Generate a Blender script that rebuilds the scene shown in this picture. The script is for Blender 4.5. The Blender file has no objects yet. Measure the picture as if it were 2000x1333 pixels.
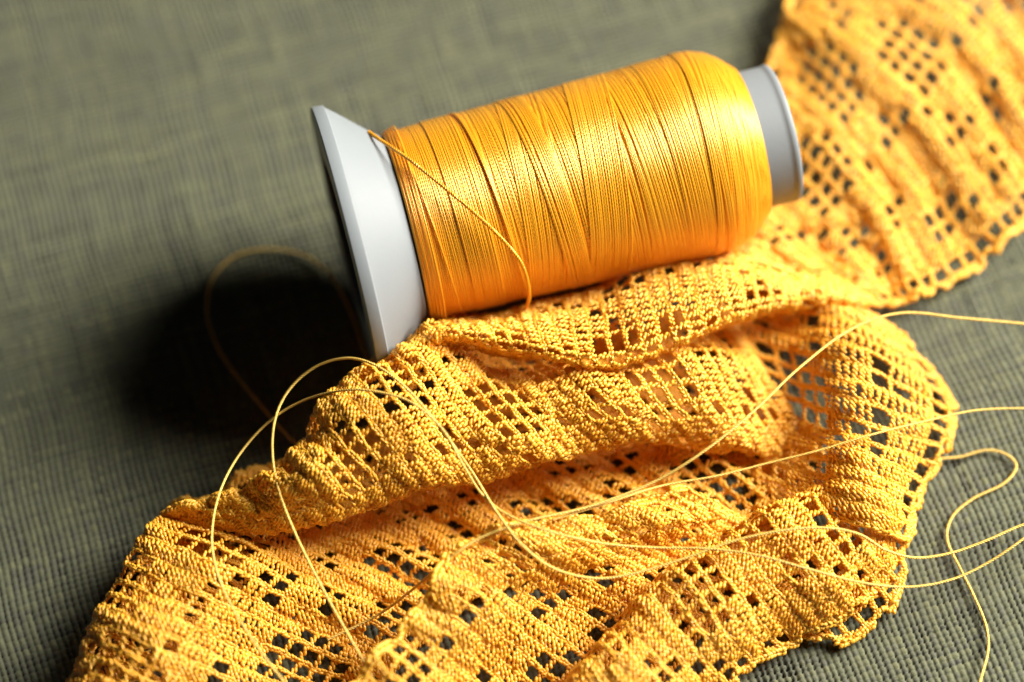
import bpy, math
import numpy as np
from mathutils import Matrix, Vector

rng = np.random.default_rng(7)
SC = bpy.context.scene
SC.unit_settings.system = 'METRIC'
SC.unit_settings.scale_length = 0.01          # one Blender unit is one centimetre

# ------------------------------------------------------------------ camera
PITCH, ROLL = math.radians(60), math.radians(5.6)
LENS = 100.0
FPX = LENS / 36.0 * 2000.0                     # focal length in pixels of the 2000 px photograph
ALPHA = math.radians(10)                       # heading of the spool axis on the table
Fw = np.array([0, math.cos(PITCH), -math.sin(PITCH)])
R0 = np.array([1.0, 0, 0]); U0 = np.array([0, math.sin(PITCH), math.cos(PITCH)])
Rc = math.cos(ROLL) * R0 - math.sin(ROLL) * U0
Uc = math.sin(ROLL) * R0 + math.cos(ROLL) * U0
RF = 2.08                                      # radius of the spool's base flange
D0 = 42.7
CAM = np.array([0, 0, RF]) - Fw * D0 - Rc * ((672 - 1000) / FPX * D0) - Uc * ((666.5 - 474) / FPX * D0)
camd = bpy.data.cameras.new("camera"); cam = bpy.data.objects.new("camera", camd)
SC.collection.objects.link(cam); SC.camera = cam
M = np.eye(4); M[:3, 0] = Rc; M[:3, 1] = Uc; M[:3, 2] = -Fw; M[:3, 3] = CAM
cam.matrix_world = Matrix(M.tolist())
camd.lens = LENS; camd.sensor_width = 36; camd.clip_start = 0.5; camd.clip_end = 1000
camd.dof.use_dof = True; camd.dof.focus_distance = 41.3
camd.dof.aperture_fstop = 0.063                # 1.2 cm wide pupil in centimetre units

# ------------------------------------------------------------------ light
W = bpy.data.worlds.new("World"); SC.world = W; W.use_nodes = True
W.node_tree.nodes["Background"].inputs[0].default_value = (0.75, 0.85, 1.0, 1)
W.node_tree.nodes["Background"].inputs[1].default_value = 0.009
def area(name, loc, target, size, power, col):
    l = bpy.data.lights.new(name, 'AREA'); l.shape = 'RECTANGLE'; l.size, l.size_y = size
    l.energy = power; l.color = col
    o = bpy.data.objects.new(name, l); SC.collection.objects.link(o)
    o.location = loc
    o.rotation_euler = (Vector(target) - Vector(loc)).to_track_quat('-Z', 'Y').to_euler()
    return o
LD = np.array([0.72, 0.21, 0.54]); LD /= np.linalg.norm(LD)
area('window_light', tuple(np.array([3, -1, 0]) + LD * 70), (3, -1, 0), (36, 36), 184000, (1.0, 0.95, 0.85))
SC.view_settings.view_transform = 'Standard'; SC.view_settings.look = 'None'
SC.view_settings.exposure = 0; SC.view_settings.gamma = 1
SC.cycles.max_bounces = 10; SC.cycles.diffuse_bounces = 6; SC.cycles.glossy_bounces = 3
SC.cycles.sample_clamp_indirect = 6

# ------------------------------------------------------------------ helpers
def at(px, py, z):
    """Point on the horizontal plane z seen at pixel (px, py) of the photograph."""
    px = np.asarray(px, float); py = np.asarray(py, float); z = np.asarray(z, float)
    d = Fw + ((px - 1000) / FPX)[..., None] * Rc + ((666.5 - py) / FPX)[..., None] * Uc
    t = (z - CAM[2]) / d[..., 2]
    return CAM + d * t[..., None]

def mesh_np(name, verts, faces_list, mat, parent=None, smooth=True, uv=None, color=None):
    """faces_list: list of int arrays (n, k)."""
    me = bpy.data.meshes.new(name)
    verts = np.ascontiguousarray(verts, dtype=np.float32)
    me.vertices.add(len(verts)); me.vertices.foreach_set('co', verts.ravel())
    loops = np.concatenate([f.ravel() for f in faces_list]).astype(np.int32)
    tot = np.concatenate([np.full(len(f), f.shape[1], np.int32) for f in faces_list])
    st = np.concatenate([[0], np.cumsum(tot)[:-1]]).astype(np.int32)
    me.loops.add(len(loops)); me.loops.foreach_set('vertex_index', loops)
    me.polygons.add(len(tot)); me.polygons.foreach_set('loop_start', st); me.polygons.foreach_set('loop_total', tot)
    me.polygons.foreach_set('use_smooth', np.full(len(tot), smooth))
    if uv is not None:
        l = me.uv_layers.new(name='UVMap'); l.data.foreach_set('uv', uv[loops].astype(np.float32).ravel())
    if color is not None:
        a = me.color_attributes.new('Col', 'FLOAT_COLOR', 'POINT')
        a.data.foreach_set('color', np.hstack([color, np.ones((len(color), 1))]).astype(np.float32).ravel())
    me.update(); me.validate()
    me.materials.append(mat)
    o = bpy.data.objects.new(name, me); SC.collection.objects.link(o)
    if parent is not None: o.parent = parent
    return o

def tag(o, label=None, cat=None, group=None, kind=None):
    for k, v in (('label', label), ('category', cat), ('group', group), ('kind', kind)):
        if v: o[k] = v
    return o
def empty(name, loc=(0, 0, 0)):
    o = bpy.data.objects.new(name, None); SC.collection.objects.link(o); o.location = loc
    o.empty_display_size = .5
    return o

def cr(P, t):
    """Catmull-Rom along axis 0 of P (n, ...) at parameters t (m,) in 0..n-1."""
    n = len(P); t = np.clip(t, 0, n - 1 - 1e-9); i = np.floor(t).astype(int); f = t - i
    Pe = np.concatenate([[2 * P[0] - P[1]], P, [2 * P[-1] - P[-2]]])
    f = f.reshape(f.shape + (1,) * (P.ndim - 1))
    p0, p1, p2, p3 = Pe[i], Pe[i + 1], Pe[i + 2], Pe[i + 3]
    return .5 * (2 * p1 + (p2 - p0) * f + (2 * p0 - 5 * p1 + 4 * p2 - p3) * f**2 + (3 * p1 - p0 - 3 * p2 + p3) * f**3)

def resample(P, step):
    d = np.r_[0, np.cumsum(np.linalg.norm(np.diff(P, axis=0), axis=1))]
    n = max(3, int(d[-1] / step) + 1); s = np.linspace(0, d[-1], n)
    return np.stack([np.interp(s, d, P[:, k]) for k in range(3)], 1), s

def frames(P):
    T = np.gradient(P, axis=0); T /= np.linalg.norm(T, axis=1)[:, None] + 1e-12
    N = np.zeros_like(T); n = np.cross(T[0], [0.3, 0.2, 1.0]); n /= np.linalg.norm(n)
    for i in range(len(P)):
        n = n - T[i] * np.dot(n, T[i]); n /= np.linalg.norm(n) + 1e-12; N[i] = n
    return T, N, np.cross(T, N)

class TB:
    """collects tubes"""
    def __init__(s): s.v = []; s.f = []; s.uv = []; s.n = 0
    def tube(s, P, r, k=6, N=None, B=None, length=None, flat=1.0):
        if N is None: _, N, B = frames(P)
        m = len(P); a = np.arange(k) / k * 2 * math.pi
        r = np.broadcast_to(np.asarray(r, float), (m,))
        V = P[:, None] + r[:, None, None] * (flat * np.cos(a)[None, :, None] * N[:, None] + np.sin(a)[None, :, None] * B[:, None])
        if length is None: length = np.r_[0, np.cumsum(np.linalg.norm(np.diff(P, axis=0), axis=1))]
        U = np.stack(np.broadcast_arrays(length[:, None], (np.arange(k) / k)[None]), -1)
        i = np.arange(m - 1)[:, None]; j = np.arange(k)[None]; j2 = (j + 1) % k
        F = np.stack([i * k + j, i * k + j2, (i + 1) * k + j2, (i + 1) * k + j], -1).reshape(-1, 4)
        s.v.append(V.reshape(-1, 3)); s.uv.append(U.reshape(-1, 2)); s.f.append(F + s.n); s.n += m * k
    def rope(s, P, r, plies=3, pitch=.13, k=5):
        P, d = resample(P, pitch / 8); T, N, B = frames(P); rp = r * (.56 if plies == 3 else .55); ro = r * .5
        for q in range(plies):
            ph = d / pitch * 2 * math.pi + q * 2 * math.pi / plies
            Q = P + ro * (np.cos(ph)[:, None] * N + np.sin(ph)[:, None] * B)
            s.tube(Q, rp, k)
    def build(s, name, mat, parent=None):
        return mesh_np(name, np.concatenate(s.v), [np.concatenate(s.f)], mat, parent, uv=np.concatenate(s.uv))

def lathe(profile, seg, name, mat, parent, closed=True):
    """profile (s, r) revolved about local x."""
    pr = np.array(profile, float); a = np.arange(seg) / seg * 2 * math.pi; n = len(pr)
    V = np.stack(np.broadcast_arrays(pr[:, 0][:, None], pr[:, 1][:, None] * np.cos(a), pr[:, 1][:, None] * np.sin(a)), -1).reshape(-1, 3)
    i = np.arange(n - (0 if closed else 1))[:, None]; i2 = (i + 1) % n; j = np.arange(seg)[None]; j2 = (j + 1) % seg
    F = np.stack([i * seg + j, i2 * seg + j, i2 * seg + j2, i * seg + j2], -1).reshape(-1, 4)
    o = mesh_np(name, V, [F], mat, parent)
    return o

# ------------------------------------------------------------------ materials
def nodes(name):
    m = bpy.data.materials.new(name); m.use_nodes = True; nt = m.node_tree
    return m, nt, nt.nodes['Principled BSDF'], nt.nodes, nt.links
def mat_lace():
    m, nt, b, N, L = nodes('lace_cotton')
    tc = N.new('ShaderNodeTexCoord')
    n1 = N.new('ShaderNodeTexNoise'); n1.inputs['Scale'].default_value = 3.0; n1.inputs['Detail'].default_value = 3
    L.new(tc.outputs['Object'], n1.inputs['Vector'])
    cr_ = N.new('ShaderNodeValToRGB'); L.new(n1.outputs['Fac'], cr_.inputs[0])
    cr_.color_ramp.elements[0].position = .3; cr_.color_ramp.elements[0].color = (.95, .455, .026, 1)
    cr_.color_ramp.elements[1].position = .7; cr_.color_ramp.elements[1].color = (.97, .525, .046, 1)
    L.new(cr_.outputs[0], b.inputs['Base Color'])
    b.inputs['Roughness'].default_value = .36
    b.inputs['Specular IOR Level'].default_value = .8
    n2 = N.new('ShaderNodeTexNoise'); n2.inputs['Scale'].default_value = 45; n2.inputs['Detail'].default_value = 2
    L.new(tc.outputs['Object'], n2.inputs['Vector'])
    bp = N.new('ShaderNodeBump'); bp.inputs['Strength'].default_value = .7; bp.inputs['Distance'].default_value = .012
    L.new(n2.outputs['Fac'], bp.inputs['Height']); L.new(bp.outputs[0], b.inputs['Normal'])
    # worked cotton lets some light through
    tr = N.new('ShaderNodeBsdfTranslucent'); L.new(cr_.outputs[0], tr.inputs['Color'])
    mx = N.new('ShaderNodeMixShader'); mx.inputs[0].default_value = .07
    L.new(b.outputs[0], mx.inputs[1]); L.new(tr.outputs[0], mx.inputs[2])
    L.new(mx.outputs[0], N['Material Output'].inputs['Surface'])
    return m
def mat_thread(name, col, rough, ply_len, bump, spec=.6):
    m, nt, b, N, L = nodes(name)
    b.inputs['Base Color'].default_value = (*col, 1); b.inputs['Roughness'].default_value = rough
    b.inputs['Specular IOR Level'].default_value = spec
    uv = N.new('ShaderNodeUVMap'); sp = N.new('ShaderNodeSeparateXYZ'); L.new(uv.outputs[0], sp.inputs[0])
    a = N.new('ShaderNodeMath'); a.operation = 'MULTIPLY_ADD'; L.new(sp.outputs[0], a.inputs[0])
    a.inputs[1].default_value = 1 / ply_len
    c = N.new('ShaderNodeMath'); c.operation = 'MULTIPLY'; L.new(sp.outputs[1], c.inputs[0]); c.inputs[1].default_value = 2.0
    L.new(c.outputs[0], a.inputs[2])
    s = N.new('ShaderNodeMath'); s.operation = 'MULTIPLY'; L.new(a.outputs[0], s.inputs[0]); s.inputs[1].default_value = 2 * math.pi
    si = N.new('ShaderNodeMath'); si.operation = 'SINE'; L.new(s.outputs[0], si.inputs[0])
    bp = N.new('ShaderNodeBump'); bp.inputs['Strength'].default_value = bump; bp.inputs['Distance'].default_value = .008
    L.new(si.outputs[0], bp.inputs['Height']); L.new(bp.outputs[0], b.inputs['Normal'])
    return m
def mat_plastic():
    m, nt, b, N, L = nodes('grey_plastic')
    b.inputs['Base Color'].default_value = (.225, .25, .27, 1); b.inputs['Roughness'].default_value = .42
    b.inputs['Subsurface Weight'].default_value = .15; b.inputs['Subsurface Radius'].default_value = (.2, .2, .2)
    b.inputs['Subsurface Scale'].default_value = .5
    tc = N.new('ShaderNodeTexCoord'); n = N.new('ShaderNodeTexNoise'); n.inputs['Scale'].default_value = 14; n.inputs['Detail'].default_value = 4
    L.new(tc.outputs['Object'], n.inputs['Vector'])
    mr = N.new('ShaderNodeMapRange'); mr.inputs[3].default_value = .52; mr.inputs[4].default_value = .64
    L.new(n.outputs['Fac'], mr.inputs[0]); L.new(mr.outputs[0], b.inputs['Roughness'])
    bp = N.new('ShaderNodeBump'); bp.inputs['Strength'].default_value = .12; bp.inputs['Distance'].default_value = .01
    L.new(n.outputs['Fac'], bp.inputs['Height']); L.new(bp.outputs[0], b.inputs['Normal'])
    return m
def mat_linen():
    m, nt, b, N, L = nodes('linen_weave')
    at_ = N.new('ShaderNodeAttribute'); at_.attribute_name = 'Col'
    L.new(at_.outputs['Color'], b.inputs['Base Color'])
    b.inputs['Roughness'].default_value = .75; b.inputs['Specular IOR Level'].default_value = .35
    b.inputs['Sheen Weight'].default_value = .15
    tc = N.new('ShaderNodeTexCoord'); n = N.new('ShaderNodeTexNoise'); n.inputs['Scale'].default_value = 60; n.inputs['Detail'].default_value = 3
    L.new(tc.outputs['Object'], n.inputs['Vector'])
    bp = N.new('ShaderNodeBump'); bp.inputs['Strength'].default_value = .5; bp.inputs['Distance'].default_value = .01
    L.new(n.outputs['Fac'], bp.inputs['Height']); L.new(bp.outputs[0], b.inputs['Normal'])
    return m
ML = mat_lace(); MP = mat_plastic(); MG = mat_linen()
MW = mat_thread('satin_thread', (.93, .43, .015), .30, .06, .28, 1.0)
MW.node_tree.nodes['Principled BSDF'].inputs['Metallic'].default_value = .25
MW.node_tree.nodes['Principled BSDF'].inputs['Coat Weight'].default_value = .4
MW.node_tree.nodes['Principled BSDF'].inputs['Coat Roughness'].default_value = .33
MW.node_tree.nodes['Principled BSDF'].inputs['Coat Tint'].default_value = (1, .88, .5, 1)
MT = mat_thread('loose_cotton', (.88, .60, .13), .38, .09, .2)

# ------------------------------------------------------------------ the linen surface
def linen():
    p = 0.098; psi = math.radians(12); sub = 6; nx, ny = 270, 250      # threads in the finely woven part
    gx = np.arange(nx * sub + 1) / sub; gy = np.arange(ny * sub + 1) / sub
    jx = np.cumsum(1 + rng.normal(0, .09, nx + 1)); jy = np.cumsum(1 + rng.normal(0, .09, ny + 1))
    jx *= nx / jx[-1]; jy *= ny / jy[-1]; jx[0] = 0; jy[0] = 0; jx[-1] = nx; jy[-1] = ny
    X, Y = np.meshgrid(gx, gy, indexing='ij')
    ix = np.minimum(X.astype(int), nx - 1); iy = np.minimum(Y.astype(int), ny - 1)
    fx = X - ix; fy = Y - iy
    wx = rng.normal(0, 1, nx); wy = rng.normal(0, 1, ny)                # thickness of each thread
    lw = lambda n, m, s: np.repeat(rng.normal(0, 1, (n, m // s + 2)), s, axis=1)[:, :m]
    sm = lambda q: (np.roll(q, 2, 1) + 2 * np.roll(q, 1, 1) + 3 * q + 2 * np.roll(q, -1, 1) + np.roll(q, -2, 1)) / 7
    vx = sm(sm(lw(nx, ny, 5))); vy = sm(sm(lw(ny, nx, 5))).T                # slubs along each thread
    tx = .40 + .035 * wx[ix] + .04 * vx[ix, iy]; ty = .40 + .035 * wy[iy] + .04 * vy[ix, iy]
    par = ((ix + iy) % 2) * 2 - 1
    cx = np.cos((fy - .5) * math.pi) * par                              # warp over or under at this crossing
    cy = np.cos((fx - .5) * math.pi) * -par
    prof = lambda f, w: np.sqrt(np.clip(1 - ((f - .5) / w)**2, 0, 1))
    px_, py_ = prof(fx, tx + .06), prof(fy, ty + .06)
    hx = np.where(px_ > 0, .28 * px_ + .24 * cx, -.38); hy = np.where(py_ > 0, .28 * py_ + .24 * cy, -.38)
    H = np.maximum(hx, hy); H = np.maximum(H, -.36) * p
    warp_top = hx > hy
    base = np.array([.099, .106, .064]); yel = np.array([.126, .127, .060]); gry = np.array([.098, .099, .076]); drk = np.array([.12, .115, .085])
    def tcol(w, v, s):
        e = rng.random(w.shape)
        a = np.clip(.25 * (e > .85) + .14 * v, 0, .8)[..., None]; g = np.clip(.5 * (e < .2) - .2 * v, 0, .8)[..., None]
        c = base * (1 - a) + yel * a; c = c * (1 - g) + gry * g
        return c * np.clip(1 + .06 * w + .08 * v, .5, 1.6)[..., None]
    nzx = np.broadcast_to(wx[:, None], (nx, ny)); nzy = np.broadcast_to(wy[None], (nx, ny))
    ex = rng.random(nx); ey = rng.random(ny)
    CX = tcol(nzx * .8, vx, 0) * (1 + .10 * (ex[:, None, None] - .5)); CY = tcol(nzy * .8, vy, 0) * (1 + .1 * (ey[None, :, None] - .5))
    C = np.where(warp_top[..., None], CX[ix, iy], CY[ix, iy])
    C = np.where((np.maximum(hx, hy) < -.27)[..., None], drk, C)
    # a gentle unevenness of the cloth itself
    wX = np.interp(X, np.arange(nx + 1), jx); wY = np.interp(Y, np.arange(ny + 1), jy)
    lx = (wX - nx / 2) * p + .03 * np.sin(wY * .11) + .015 * np.sin(wY * .31 + 1); ly = (wY - ny / 2) * p + .03 * np.sin(wX * .09 + 2) + .015 * np.sin(wX * .27)
    c, s = math.cos(psi), math.sin(psi); ox, oy = 2.6, .2
    V = np.stack([ox + c * lx - s * ly, oy + s * lx + c * ly, H - .06], -1)
    n, m = X.shape
    i = np.arange(n - 1)[:, None]; j = np.arange(m - 1)[None]
    F = np.stack([i * m + j, (i + 1) * m + j, (i + 1) * m + j + 1, i * m + j + 1], -1).reshape(-1, 4)
    V = V.reshape(-1, 3); C = C.reshape(-1, 3); k0 = len(V)
    V2 = np.array([[-80, -80, -.14], [80, -80, -.14], [80, 80, -.14], [-80, 80, -.14]])
    V = np.concatenate([V, V2]); C = np.concatenate([C, np.tile(base, (4, 1))])
    F = np.concatenate([F, [[k0, k0 + 1, k0 + 2, k0 + 3]]])
    o = mesh_np('ground', V, [F], MG, color=C)
    tag(o, 'grey green linen cloth in plain weave lying flat under everything', None, None, 'structure')
linen()

# ------------------------------------------------------------------ the spool
sp = empty('thread_spool', (0, 0, 0))
sp.rotation_euler = (0, 0, ALPHA)
sp.location = (0, 0, 0)
tag(sp, 'spool of glossy golden thread on a pale grey plastic core, lying on its side', 'thread spool')
def raise_z(o, z=RF): o.location = (0, 0, z)
base = lathe([(0, 1.30), (0, RF - .02), (.004, RF - .006), (.012, RF - .001), (.02, RF), (.175, RF - .012), (.185, RF - .016), (.19, RF - .024), (.197, RF - .04),
              (.21, RF - .055), (.32, 1.935), (.80, 1.50), (.93, 1.40), (.93, 1.0), (.80, 1.0), (.72, 1.38), (.20, 1.86), (.10, 1.90), (.06, 1.80), (.06, 1.3)],
             200, 'base_flange', MP, sp); raise_z(base)
tube = lathe([(.85, .95), (.85, 1.06), (6.3, 1.06), (6.70, 1.055), (6.75, 1.056), (6.77, 1.064), (6.79, 1.07), (6.83, 1.07), (6.86, 1.06), (6.87, 1.04),
              (6.86, .98), (6.8, .95)], 160, 'core_tube', MP, sp); raise_z(tube)

def rad(s):
    return np.interp(s, [.88, 1.0, 1.25, 2.6, 4.2, 5.4, 5.72, 5.95, 6.12, 6.26, 6.38], [1.40, 1.43, 1.445, 1.47, 1.50, 1.535, 1.535, 1.46, 1.34, 1.21, 1.09])
def wind():
    tb = TB(); r = .0180
    def helix(s0, lead, ph0, ph1, off, cut=True):
        n = max(8, int(abs(ph1 - ph0) / (2 * math.pi) * 110)); ph = np.linspace(ph0, ph1, n)
        s = s0 + lead * (ph - ph0) / (2 * math.pi); s = np.clip(s, .93, 6.33)
        R = rad(s) + off
        P = np.stack([s, R * np.cos(ph), R * np.sin(ph)], 1)
        T = np.gradient(P, axis=0); T /= np.linalg.norm(T, axis=1)[:, None]
        Rd = np.stack([0 * s, np.cos(ph), np.sin(ph)], 1); B = np.cross(T, Rd)
        tb.tube(P, r, 6, Rd, B, flat=.42)
    # local frame: y to the far side, z up; phase 0 at the far side, 90 up, 180 towards the viewer, 270 at the bottom
    helix(.95, .027, 0, 2 * math.pi * (5.42 / .027), 0)                        # the closed layer underneath
    helix(6.30, -.029, 1.0, 1.0 + 2 * math.pi * (5.2 / .029), .006)
    B0 = math.radians(-75); rs = np.random.default_rng(11)
    # bands of parallel turns laid over one another; every band starts and ends underneath
    lay = .010
    bands = [(1.4, .40, 40), (5.3, -.45, 44), (2.4, .62, 34), (4.5, -.66, 38), (3.4, .5, 40), (2.6, -.5, 22), (4.3, .8, 30), (5.2, -.4, 14),
             (1.6, .34, 14), (3.6, -.85, 20), (4.9, .45, 14), (2.9, .95, 12), (1.2, .9, 1), (2.2, .95, 2), (5.5, .3, 4), (5.45, -.3, 3)]
    for k, (s0, lead, n) in enumerate(bands):
        sg = 1 if lead > 0 else -1
        for q in range(int(n * 1.15)):
            gap = .027 * (1 + .02 * rs.normal())
            so = s0 + q * gap
            e = rs.normal(0, .06)
            helix(so - lead * .5, lead + rs.normal(0, .008), B0 + e, B0 + 2 * math.pi + e, lay + rs.normal(0, .0008))
        lay += .0017
    # single turns against the flange
    for q in range(5):
        helix(.955 + q * .035, .03 + .02 * q, B0, B0 + 2 * math.pi, .03 + .012 * q)
    o = tb.build('thread_winding', MW, sp); raise_z(o)
wind()
def spool_local(P):
    """world point -> the frame of the spool's children (they sit RF up)"""
    c, s = math.cos(-ALPHA), math.sin(-ALPHA)
    return np.stack([c * P[:, 0] - s * P[:, 1], s * P[:, 0] + c * P[:, 1], P[:, 2]], 1)
def px_on_spool(pts, lift):
    """pixels -> points on the winding seen there (local frame of the spool root)"""
    ax = np.array([math.cos(ALPHA), math.sin(ALPHA), 0.0]); out = []
    for px, py in pts:
        d = Fw + (px - 1000) / FPX * Rc + (666.5 - py) / FPX * Uc; d /= np.linalg.norm(d)
        o = CAM - np.array([0, 0, RF]); best = None
        for t in np.linspace(38, 48, 2001):
            P = o + d * t; s = P @ ax; r = np.linalg.norm(P - s * ax); g = r - (rad(np.array([s]))[0] + lift)
            if best is None or abs(g) < best[0] - 1e-9: best = (abs(g), P)
            if g <= 0: best = (0, P); break
        out.append(best[1] + np.array([0, 0, RF]))
    return np.array(out)
P = px_on_spool([(722, 262), (745, 275), (800, 312), (860, 360), (920, 410), (975, 462), (1015, 510), (1030, 550), (1033, 585), (1022, 612)], .20)
P[0] = P[0] + np.array([-.02, .12, -.12])
tb = TB(); tb.rope(cr(spool_local(P), np.linspace(0, len(P) - 1, 200)), .03)
tb.build('loose_end', MW, sp)

# ------------------------------------------------------------------ the crocheted lace
GK, GR = 6, 4
_a = np.arange(GK) / GK * 2 * math.pi
_t = np.array([-1, -.45, .45, 1.0]); _r = np.array([.42, .98, .98, .42])
GF = []
for i in range(GR - 1):
    for j in range(GK): GF.append([i * GK + j, i * GK + (j + 1) % GK, (i + 1) * GK + (j + 1) % GK, (i + 1) * GK + j])
GF = np.array(GF); GC = np.array([[(GK - 1 - j) for j in range(GK)], [(GR - 1) * GK + j for j in range(GK)]])

class Sheet:
    def __init__(s, grid, cell=.285, amp=.03):
        s.amp = amp
        G = np.array(grid, float)                       # (ni, nj, 3) pixels and height
        s.C = at(G[..., 0], G[..., 1], G[..., 2])
        ni, nj = G.shape[:2]
        u = np.linspace(0, ni - 1, 8 * ni); v = np.linspace(0, nj - 1, 8 * nj)
        E = s.raw(*np.meshgrid(u, v, indexing='ij'))
        lu = np.linalg.norm(np.diff(E, axis=0), axis=2).mean(1); lv = np.linalg.norm(np.diff(E, axis=1), axis=2).mean(0)
        s.lu = np.r_[0, np.cumsum(lu)]; s.lv = np.r_[0, np.cumsum(lv)]; s.u = u; s.v = v
        s.ni = max(2, round(s.lu[-1] / cell)); s.nj = max(2, round(s.lv[-1] / cell))
        s.cell = cell; s.ph = rng.random(8) * 6
    def raw(s, U, V):
        sh = U.shape; U = U.ravel(); V = V.ravel()
        X = cr(s.C, U)                                   # (m, nj, 3)
        n = X.shape[1]; V = np.clip(V, 0, n - 1 - 1e-9); i = np.floor(V).astype(int); f = (V - i)[:, None]
        Xe = np.concatenate([2 * X[:, :1] - X[:, 1:2], X, 2 * X[:, -1:] - X[:, -2:-1]], 1); m = np.arange(len(U))
        p0, p1, p2, p3 = Xe[m, i], Xe[m, i + 1], Xe[m, i + 2], Xe[m, i + 3]
        return (.5 * (2 * p1 + (p2 - p0) * f + (2 * p0 - 5 * p1 + 4 * p2 - p3) * f**2 + (3 * p1 - p0 - 3 * p2 + p3) * f**3)).reshape(sh + (3,))
    def ev(s, a, b):
        """a, b in cells"""
        a = a + .045 * np.sin(b * 1.9 + s.ph[0]) * np.sin(a * .8 + s.ph[1]) + .03 * np.sin(b * 4.1 + a * 2.3)
        b = b + .05 * np.sin(a * 1.7 + s.ph[2]) * np.sin(b * .9 + s.ph[3]) + .03 * np.sin(a * 3.7 - b * 2.9)
        U = np.interp(a * s.lu[-1] / s.ni, s.lu, s.u); V = np.interp(b * s.lv[-1] / s.nj, s.lv, s.v)
        P = s.raw(U, V)
        P[..., 2] += s.amp * (.6 + .6 * np.sin(b * .35 + s.ph[6])) * np.sin(a * 2.1 + .8 * np.sin(b * .5 + s.ph[7])) + (.02 + .8 * s.amp) * np.sin(a * .95 + s.ph[4] + .5 * np.sin(b * .7)) + .03 * np.sin(b * .9 + a * .35 + s.ph[5])
        return P

TILE = ["###.....####",
        "###.....##.#",
        "###.....#..#",
        "####...###.#",
        "#.#########.",
        "..##.##....#",
        "#.#..##....#",
        "######.....#",
        "#..####...##",
        "#.########.#"]
def pattern(ni, nj, seed):
    """the worked motif: solid bars round squares of open mesh, repeated along the ribbon"""
    r = np.random.default_rng(seed); oi, oj = r.integers(0, 10), r.integers(0, 12)
    return np.array([[TILE[(i + oi) % 10][(j + oj) % 12] == '#' for j in range(nj)] for i in range(ni)])

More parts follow.
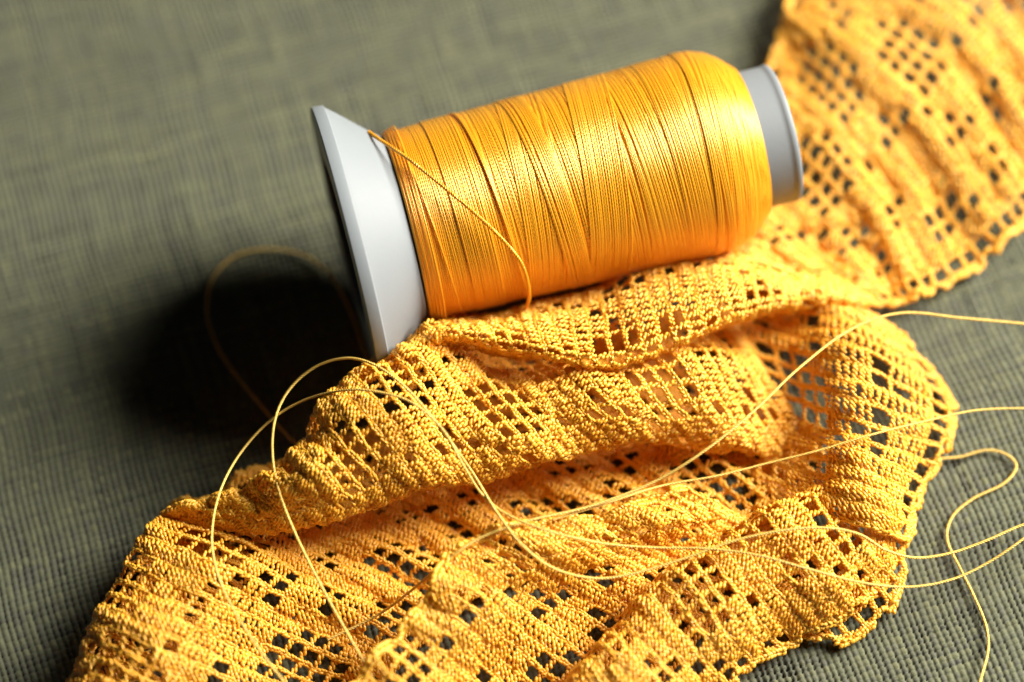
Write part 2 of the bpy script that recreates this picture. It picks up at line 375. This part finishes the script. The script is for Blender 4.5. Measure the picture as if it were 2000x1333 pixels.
def crochet(sheet, seed, edges='', name='lace_panel', parent=None, pat=None, hem=1.0, border=False):
    r = np.random.default_rng(seed); ni, nj = sheet.ni, sheet.nj; c = sheet.cell
    F = pattern(ni, nj, seed) if pat is None else pat(ni, nj)
    if border: F[:, -1] = False; F[:, -2] = True
    rows = []       # a, b, da, db, w, h, tilt, lift, len, rad
    def chain(a0, b0, a1, b1, step=.048, w=.020, rad_=.0235, ln=.043, tilt=.42, h=.0):
        L = math.hypot(a1 - a0, b1 - b0) * c; n = max(2, round(L / step)); t = (np.arange(n) + .5) / n
        for sgn in (-1, 1):
            q = np.zeros((n, 10)); tt = t + sgn * .12 / n
            q[:, 0] = a0 + (a1 - a0) * tt; q[:, 1] = b0 + (b1 - b0) * tt; q[:, 2] = a1 - a0; q[:, 3] = b1 - b0
            q[:, 4] = sgn * w + r.normal(0, .005, n); q[:, 5] = h + r.normal(0, .009, n); q[:, 6] = -sgn * tilt + r.normal(0, .22, n); q[:, 7] = r.normal(.12, .25, n)
            q[:, 8] = ln * r.uniform(.9, 1.15, n); q[:, 9] = rad_ * r.uniform(.9, 1.12, n); rows.append(q)
        q = np.zeros((n, 10)); q[:, 0] = a0 + (a1 - a0) * t; q[:, 1] = b0 + (b1 - b0) * t; q[:, 2] = a1 - a0; q[:, 3] = b1 - b0
        q[:, 5] = h - .016; q[:, 8] = .047; q[:, 9] = .025; rows.append(q[::1])
    def post(a0, b0, a1, b1, w=.0135, rad_=.0225, step=.037, h=0, thick=1.0, arch=0):
        L = math.hypot(a1 - a0, b1 - b0) * c; n = max(3, round(L / step)); t = (np.arange(n) + .5) / n
        sg = (np.arange(n) % 2) * 2 - 1
        q = np.zeros((n, 10)); q[:, 0] = a0 + (a1 - a0) * t; q[:, 1] = b0 + (b1 - b0) * t; q[:, 2] = a1 - a0; q[:, 3] = b1 - b0
        q[:, 4] = sg * w * thick + r.normal(0, .005, n); q[:, 5] = h + arch * np.sin(t * math.pi) + r.normal(0, .008, n); q[:, 6] = .65 + r.normal(0, .15, n)
        q[:, 7] = r.normal(0, .2, n); q[:, 8] = .041 * r.uniform(.9, 1.15, n) * thick; q[:, 9] = rad_ * r.uniform(.9, 1.1, n) * thick; rows.append(q)
    for i in range(ni + 1):
        side = -.012 if i % 2 else .014
        jb = r.normal(0, .05, nj + 1)
        for j in range(nj):
            chain(i + jb[j], j, i + jb[j + 1], j + 1, h=.010 + side * .4)
    for i in range(ni):
        for j in range(nj):
            f = F[i, j]; h = -.006 + .012 * ((i + j) % 2)
            if f:
                for q in range(3):
                    post(i + .08, j + q / 3 + r.normal(0, .02), i + .92, j + q / 3 + r.normal(0, .03), h=h + .008, thick=1.1, arch=.036)
            else:
                post(i + .1, j + r.normal(0, .03), i + .9, j + r.normal(0, .03), h=h, thick=1.12)
        post(i, nj, i + 1, nj)
    def rim(pa, pb):
        n = len(pa)
        for k in range(n - 1):
            chain(pa[k], pb[k], pa[k + 1], pb[k + 1], w=.030 * hem, rad_=.030 * hem, ln=.050, h=.012)
    e = .28
    if 'r' in edges:   # j = nj
        t = np.linspace(0, ni, ni * 3 + 1); rim(t, nj + .12 + e * np.abs(np.sin(t * math.pi / 4)))
        for k in range(ni): post(k + .5, nj, k + .5, nj + .2 + e * abs(math.sin((k + .5) * math.pi / 4)), thick=1.1)
    if 'l' in edges:
        t = np.linspace(0, ni, ni * 3 + 1); rim(t, -.12 - e * .4 * np.abs(np.sin(t * math.pi / 4)))
    if 't' in edges:
        t = np.linspace(0, nj, nj * 3 + 1); rim(ni + .1 + 0 * t, t)
    if 'b' in edges:
        t = np.linspace(0, nj, nj * 3 + 1); rim(-.1 + 0 * t, t)
    Q = np.concatenate(rows)
    a, b = Q[:, 0], Q[:, 1]
    # beyond the sheet's ends the surface is continued in a straight line
    ac = np.clip(a, 0.02, ni - .02); bc = np.clip(b, .02, nj - .02)
    P = sheet.ev(ac, bc); e_ = .015
    Ta = (sheet.ev(ac + e_, bc) - sheet.ev(ac - e_, bc)) / (2 * e_); Tb = (sheet.ev(ac, bc + e_) - sheet.ev(ac, bc - e_)) / (2 * e_)
    P = P + Ta * (a - ac)[:, None] + Tb * (b - bc)[:, None]
    N = np.cross(Ta, Tb); N /= np.linalg.norm(N, axis=1)[:, None] + 1e-9
    flip = np.sign(np.median(-(N @ Fw))); N *= flip
    T = Q[:, 2:3] * Ta + Q[:, 3:4] * Tb; T /= np.linalg.norm(T, axis=1)[:, None] + 1e-9
    S = np.cross(N, T)
    Cc = P + Q[:, 4:5] * S + Q[:, 5:6] * N
    A = np.cos(Q[:, 6:7]) * T + np.sin(Q[:, 6:7]) * S + np.sin(Q[:, 7:8]) * N; A /= np.linalg.norm(A, axis=1)[:, None]
    B1 = np.cross(A, N); B1 /= np.linalg.norm(B1, axis=1)[:, None] + 1e-9; B2 = np.cross(A, B1)
    ln, rd = Q[:, 8], Q[:, 9]
    V = (Cc[:, None, None] + (ln[:, None] * _t)[:, :, None, None] * A[:, None, None]
         + (rd[:, None] * _r)[:, :, None, None] * (np.cos(_a)[None, None, :, None] * B1[:, None, None] + np.sin(_a)[None, None, :, None] * B2[:, None, None]))
    # each stitch bows away from the cloth
    V = V + ((1 - _t**2)[None, :, None] * .012)[..., None] * N[:, None, None]
    n = len(Q); off = (np.arange(n) * GK * GR)[:, None, None]
    V = V.reshape(-1, 3); V[:, 2] = np.maximum(V[:, 2], .0)
    FQ = (GF[None] + off).reshape(-1, 4); FC = (GC[None] + off).reshape(-1, GK)
    return mesh_np(name, V, [FQ, FC], ML, parent)

lace = empty('crochet_lace')
tag(lace, 'long golden yellow crocheted lace ribbon with square holes, heaped in folds against the spool', 'lace ribbon')

G_back = [
 [(1290,440,.5),(1370,480,.5),(1440,520,.6),(1500,545,.7)],
 [(1400,320,.5),(1500,410,.4),(1600,500,.4),(1700,583,.4)],
 [(1480,180,.45),(1600,290,.6),(1710,410,.4),(1800,572,.25)],
 [(1525,85,.5),(1660,210,.8),(1780,340,.4),(1900,515,.2)],
 [(1550,-10,.5),(1720,110,.9),(1860,240,.5),(1995,430,.2)],
 [(1590,-110,.5),(1790,0,.8),(1940,130,.5),(2070,320,.2)],
 [(1680,-230,.4),(1870,-120,.6),(2030,20,.5),(2160,200,.2)]]
G_lip = [
 [(722,715,1.5),(745,722,1.75),(775,735,1.8),(800,760,1.5)],
 [(800,655,1.4),(815,662,1.9),(835,675,2.1),(850,705,1.6)],
 [(860,624,1.3),(870,638,1.9),(885,655,2.2),(900,680,1.6)],
 [(960,618,1.2),(970,640,1.9),(985,670,2.2),(1000,692,1.5)],
 [(1060,595,1.2),(1070,640,1.9),(1090,695,2.15),(1100,700,1.4)],
 [(1170,568,1.2),(1180,625,1.9),(1195,706,2.1),(1200,700,1.3)],
 [(1270,508,1.3),(1285,585,1.9),(1300,672,2.0),(1310,680,1.2)],
 [(1370,493,1.25),(1380,548,1.8),(1400,625,1.8),(1400,640,1.0)],
 [(1490,515,1.1),(1490,550,1.4),(1500,597,1.4),(1500,612,.8)],
 [(1600,550,.8),(1595,566,1.0),(1600,582,1.0),(1600,597,.5)],
 [(1700,584,.45),(1690,588,.5),(1690,592,.5),(1690,600,.25)]]
G_crest = [
[(380,1060,.1),(322,1012,.8),(350,1008,1.0),(380,1018,1.0),(410,1034,.8),(330,985,.1)],
 [(480,1010,.5),(440,968,1.4),(468,985,1.5),(495,1008,1.4),(520,1030,1.1),(460,970,.2)],
 [(530,950,1.2),(528,926,1.75),(562,955,1.85),(598,990,1.6),(635,1018,1.2),(590,970,.3)],
 [(590,895,1.4),(585,872,2.0),(627,912,2.15),(670,955,1.9),(712,990,1.4),(690,965,.6)],
 [(640,815,1.6),(635,788,2.2),(690,845,2.35),(745,910,2.0),(800,963,1.4),(785,935,.6)],
 [(745,730,1.8),(738,704,2.3),(800,785,2.3),(862,865,2.0),(925,935,1.4),(910,905,.6)],
 [(830,640,2.0),(870,690,1.9),(930,765,1.75),(995,840,1.85),(1060,902,1.3),(1040,870,.5)],
 [(930,650,1.4),(980,700,.7),(1040,745,1.75),(1110,810,1.75),(1180,868,1.1),(1160,835,.4)],
 [(1060,655,1.0),(1100,700,.3),(1160,722,1.7),(1230,795,1.65),(1300,862,.8),(1280,830,.3)],
 [(1190,640,.9),(1225,688,.25),(1285,705,1.6),(1350,790,1.4),(1420,880,.5),(1400,850,.2)],
 [(1330,600,.7),(1360,655,.25),(1405,692,1.2),(1460,790,.8),(1530,885,.3),(1510,860,.2)],
 [(1400,590,.4),(1440,650,.15),(1485,720,.45),(1545,810,.3),(1610,895,.1),(1590,880,.05)]]
G_bowl = [
 [(205,1440,0.10),(95,1400,0.83),(215,1430,1.56),(400,1520,0.67),(560,1600,0.40),(700,1650,0.24)],
 [(260,1340,0.10),(150,1300,0.94),(260,1340,1.61),(420,1420,0.77),(560,1480,0.40),(700,1530,0.16)],
 [(300,1250,0.10),(190,1210,0.99),(300,1258,1.66),(450,1330,0.77),(580,1390,0.32),(720,1440,0.12)],
 [(343,1165,0.10),(233,1125,1.04),(350,1175,1.66),(500,1240,0.77),(620,1300,0.32),(740,1340,0.12)],
 [(395,1090,0.10),(285,1050,1.04),(415,1100,1.46),(560,1170,0.67),(680,1230,0.28),(790,1290,0.12)],
 [(425,1040,0.10),(335,1000,0.83),(490,1052,0.88),(620,1110,0.58),(740,1170,0.24),(850,1230,0.12)],
 [(460,940,0.32),(480,960,0.40),(600,1020,0.44),(710,1070,0.32),(810,1120,0.20),(920,1180,0.12)],
 [(620,880,0.19),(640,900,0.24),(740,960,0.28),(840,1010,0.24),(930,1070,0.16),(1020,1130,0.12)],
 [(780,810,0.13),(800,830,0.16),(890,890,0.24),(990,960,0.20),(1080,1030,0.16),(1170,1100,0.12)],
 [(940,760,0.13),(960,780,0.16),(1050,850,0.20),(1150,930,0.20),(1250,1000,0.16),(1340,1070,0.12)],
 [(1130,700,0.13),(1150,720,0.16),(1240,800,0.20),(1330,880,0.20),(1430,960,0.16),(1520,1040,0.16)],
 [(1280,630,0.13),(1300,650,0.16),(1390,740,0.16),(1480,830,0.16),(1560,900,0.16),(1640,960,0.16)]]
G_under = [  # extra lace layer added inside the left fold to block light, glimpsed through holes
 [(130,1415,0.46),(225,1445,0.86),(289,1476,0.69)],
 [(185,1315,0.51),(270,1355,0.89),(326,1383,0.73)],
 [(225,1225,0.54),(310,1273,0.92),(362,1298,0.75)],
 [(268,1140,0.57),(360,1190,0.92),(412,1212,0.75)],
 [(320,1065,0.57),(425,1115,0.80),(475,1139,0.65)],
 [(370,1015,0.46),(500,1067,0.49),(545,1087,0.43)]]
G_front = [
 [(600,1440,1.22),(680,1520,0.99),(760,1600,0.42),(850,1680,0.23),(940,1760,0.16)],
 [(690,1345,1.42),(750,1400,1.16),(840,1480,0.50),(930,1570,0.23),(1020,1650,0.16)],
 [(745,1280,1.52),(805,1325,1.25),(900,1410,0.50),(1000,1500,0.27),(1090,1590,0.16)],
 [(800,1215,1.57),(860,1258,1.30),(960,1345,0.50),(1060,1435,0.31),(1150,1510,0.16)],
 [(850,1150,1.62),(915,1190,1.35),(1020,1275,0.52),(1120,1360,0.27),(1210,1420,0.16)],
 [(885,1085,1.62),(965,1125,1.39),(1080,1210,0.52),(1190,1290,0.27),(1280,1340,0.16)],
 [(970,1042,1.62),(1050,1082,1.39),(1160,1150,0.56),(1270,1220,0.23),(1350,1265,0.12)],
 [(1100,1022,1.42),(1160,1050,1.25),(1250,1105,0.50),(1350,1160,0.23),(1430,1200,0.12)],
 [(1230,995,1.22),(1285,1020,1.08),(1350,1060,0.42),(1430,1100,0.20),(1500,1140,0.12)],
 [(1340,955,0.81),(1390,980,0.71),(1440,1010,0.35),(1510,1045,0.20),(1570,1080,0.12)]]
G_ridge = [
[(1020,1480,0.07),(1060,1440,0.82),(1110,1500,0.95),(1170,1560,0.68),(1230,1620,0.20)],
 [(1090,1370,0.07),(1130,1333,0.95),(1180,1395,1.02),(1235,1460,0.75),(1290,1520,0.20)],
 [(1170,1270,0.07),(1205,1227,0.99),(1260,1290,1.09),(1315,1350,0.78),(1370,1405,0.20)],
 [(1270,1170,0.07),(1303,1127,0.99),(1355,1190,1.09),(1405,1250,0.82),(1455,1305,0.24)],
 [(1365,1100,0.07),(1398,1058,0.99),(1450,1125,1.09),(1500,1190,0.82),(1550,1247,0.27)],
 [(1455,1050,0.07),(1488,1008,0.99),(1545,1075,1.09),(1595,1140,0.85),(1640,1200,0.34)],
 [(1565,1000,0.14),(1598,955,0.95),(1645,1015,1.02),(1690,1075,0.78),(1725,1130,0.34)],
 [(1640,930,0.20),(1678,890,0.85),(1712,940,0.92),(1745,990,0.68),(1778,1035,0.20)]]
G_rim = [
 [(1480,980,.2),(1560,1000,.5),(1640,1010,1.0),(1710,1030,1.0),(1765,1060,.35)],
 [(1480,860,.15),(1570,890,.5),(1650,910,1.2),(1720,940,1.1),(1785,975,.25)],
 [(1460,750,.15),(1560,790,.4),(1655,815,1.2),(1745,850,.9),(1835,875,.25)],
 [(1430,660,.15),(1540,690,.4),(1650,715,1.15),(1750,755,.8),(1855,805,.2)],
 [(1430,600,.2),(1530,620,.35),(1645,640,.95),(1740,680,.6),(1818,728,.2)],
 [(1470,570,.2),(1550,580,.3),(1630,595,.6),(1690,620,.4),(1755,660,.15)],
 [(1500,550,.2),(1560,560,.25),(1610,568,.3),(1640,580,.25),(1680,605,.1)]]
G_tab = [
 [(1430,1120,.2),(1500,1190,.2),(1565,1240,.12)],
 [(1520,1080,.25),(1590,1160,.3),(1650,1245,.12)],
 [(1600,1040,.3),(1670,1110,.35),(1728,1190,.12)],
 [(1660,1000,.4),(1725,1050,.4),(1765,1110,.15)]]
for G, seed, ed, cell, amp in ((G_back, 3, 'rl', .26, .06), (G_lip, 14, 'l', .25, .01), (G_crest, 25, '', .25, .07), (G_bowl, 36, '', .25, .06), (G_under, 91, '', .26, .03), (G_front, 47, 'l', .25, .06),
                    (G_ridge, 58, 'r', .26, .07), (G_rim, 69, 'r', .30, .04), (G_tab, 80, 'r', .26, .01)):
    crochet(Sheet(G, cell, amp), seed, ed, 'lace_fold', lace, border=seed in (69, 80, 3), hem=1.2 if seed in (14, 47) else 1.0)

# ------------------------------------------------------------------ loose threads
def strand(pts, label, r=.022):
    P = at([p[0] for p in pts], [p[1] for p in pts], [p[2] for p in pts])
    t = TB(); t.rope(cr(P, np.linspace(0, len(P) - 1, 60 * len(P))), r)
    tag(t.build('loose_thread', MT), label, 'thread', 'loose ends of yellow thread')
strand([(2120,645,1.0),(2000,633,1.1),(1880,622,1.3),(1760,612,1.5),(1660,645,1.7),(1560,720,1.9),(1470,805,2.0),(1370,885,1.9),(1270,945,1.7),(1150,990,1.7),(1030,1018,1.8),(940,1050,1.75),(885,1085,1.68),(820,1140,1.3),(740,1200,.7),(640,1250,.6)],
       'thick loose thread arching from below the upper right lace across the middle of the heap')
strand([(2120,800,.8),(2000,798,.8),(1900,803,.9),(1800,825,1.1),(1700,850,1.35),(1600,880,1.3),(1500,905,1.2),(1400,930,1.2),(1290,950,1.25),(1180,985,1.6),(1080,1015,1.7)],
       'nearly straight loose thread entering at mid height from the right over the rounded lace rim', .019)
strand([(2130,985,.5),(2000,1025,.5),(1930,1055,.5),(1860,1080,.5),(1790,1090,.6),(1730,1075,.9),(1680,1045,1.2),(1620,1032,1.35),(1540,1035,1.4),(1440,1055,1.35),(1340,1090,1.25),(1240,1120,1.2),(1160,1130,1.25),(1080,1110,1.5),(1020,1065,1.95),(970,1000,1.9),(930,935,1.9),(885,870,2.42),(840,810,2.62),(790,755,2.66),(735,715,2.58),(680,700,2.4),(620,715,2.2),(570,755,2.0),(540,810,1.9),(532,880,1.9),(545,960,1.9),(580,1050,1.7),(630,1150,1.5),(680,1240,1.3),(730,1330,1.2),(760,1420,1.1)],
       'loose thread whose taller, narrower loop rises just below the grey flange')
strand([(2130,950,.7),(2000,1052,.7),(1920,1105,.6),(1850,1135,.6),(1770,1147,.7),(1680,1138,1.0),(1580,1112,1.3),(1480,1085,1.35),(1380,1072,1.3),(1280,1070,1.3),(1180,1062,1.5),(1080,1040,1.9),(1000,1010,1.9),(945,970,1.85),(905,910,2.2),(865,840,2.6),(810,790,2.7),(750,768,2.68),(680,762,2.56),(600,780,2.1),(530,820,1.8),(470,885,1.6),(430,960,1.75),(414,1040,1.8),(422,1110,1.85),(450,1180,1.8),(500,1260,1.6),(560,1340,1.4),(610,1410,.9)],
       'loose thread whose lower, wider loop swings farthest left over the lace', .020)
strand([(1760,905,.3),(1825,897,.1),(1875,893,.05),(1925,880,.05),(1965,888,.05),(1985,912,.05),(1960,945,.05),(1900,975,.05),(1860,1010,.05),(1850,1055,.06),(1875,1110,.06),(1900,1160,.05),(1925,1220,.05),(1930,1270,.1),(1915,1330,.25),(1900,1400,.4)],
       'loose thread winding in an S on the linen at the lower right')
strand([(720,720,.3),(705,665,.1),(685,610,.05),(650,545,.05),(600,502,.05),(530,487,.05),(460,500,.05),(415,545,.05),(404,610,.05),(425,680,.05),(470,745,.05),(520,805,.1),(560,850,.2),(610,900,.3)],
       'dim loose thread looping on the linen in the shadow left of the grey flange')
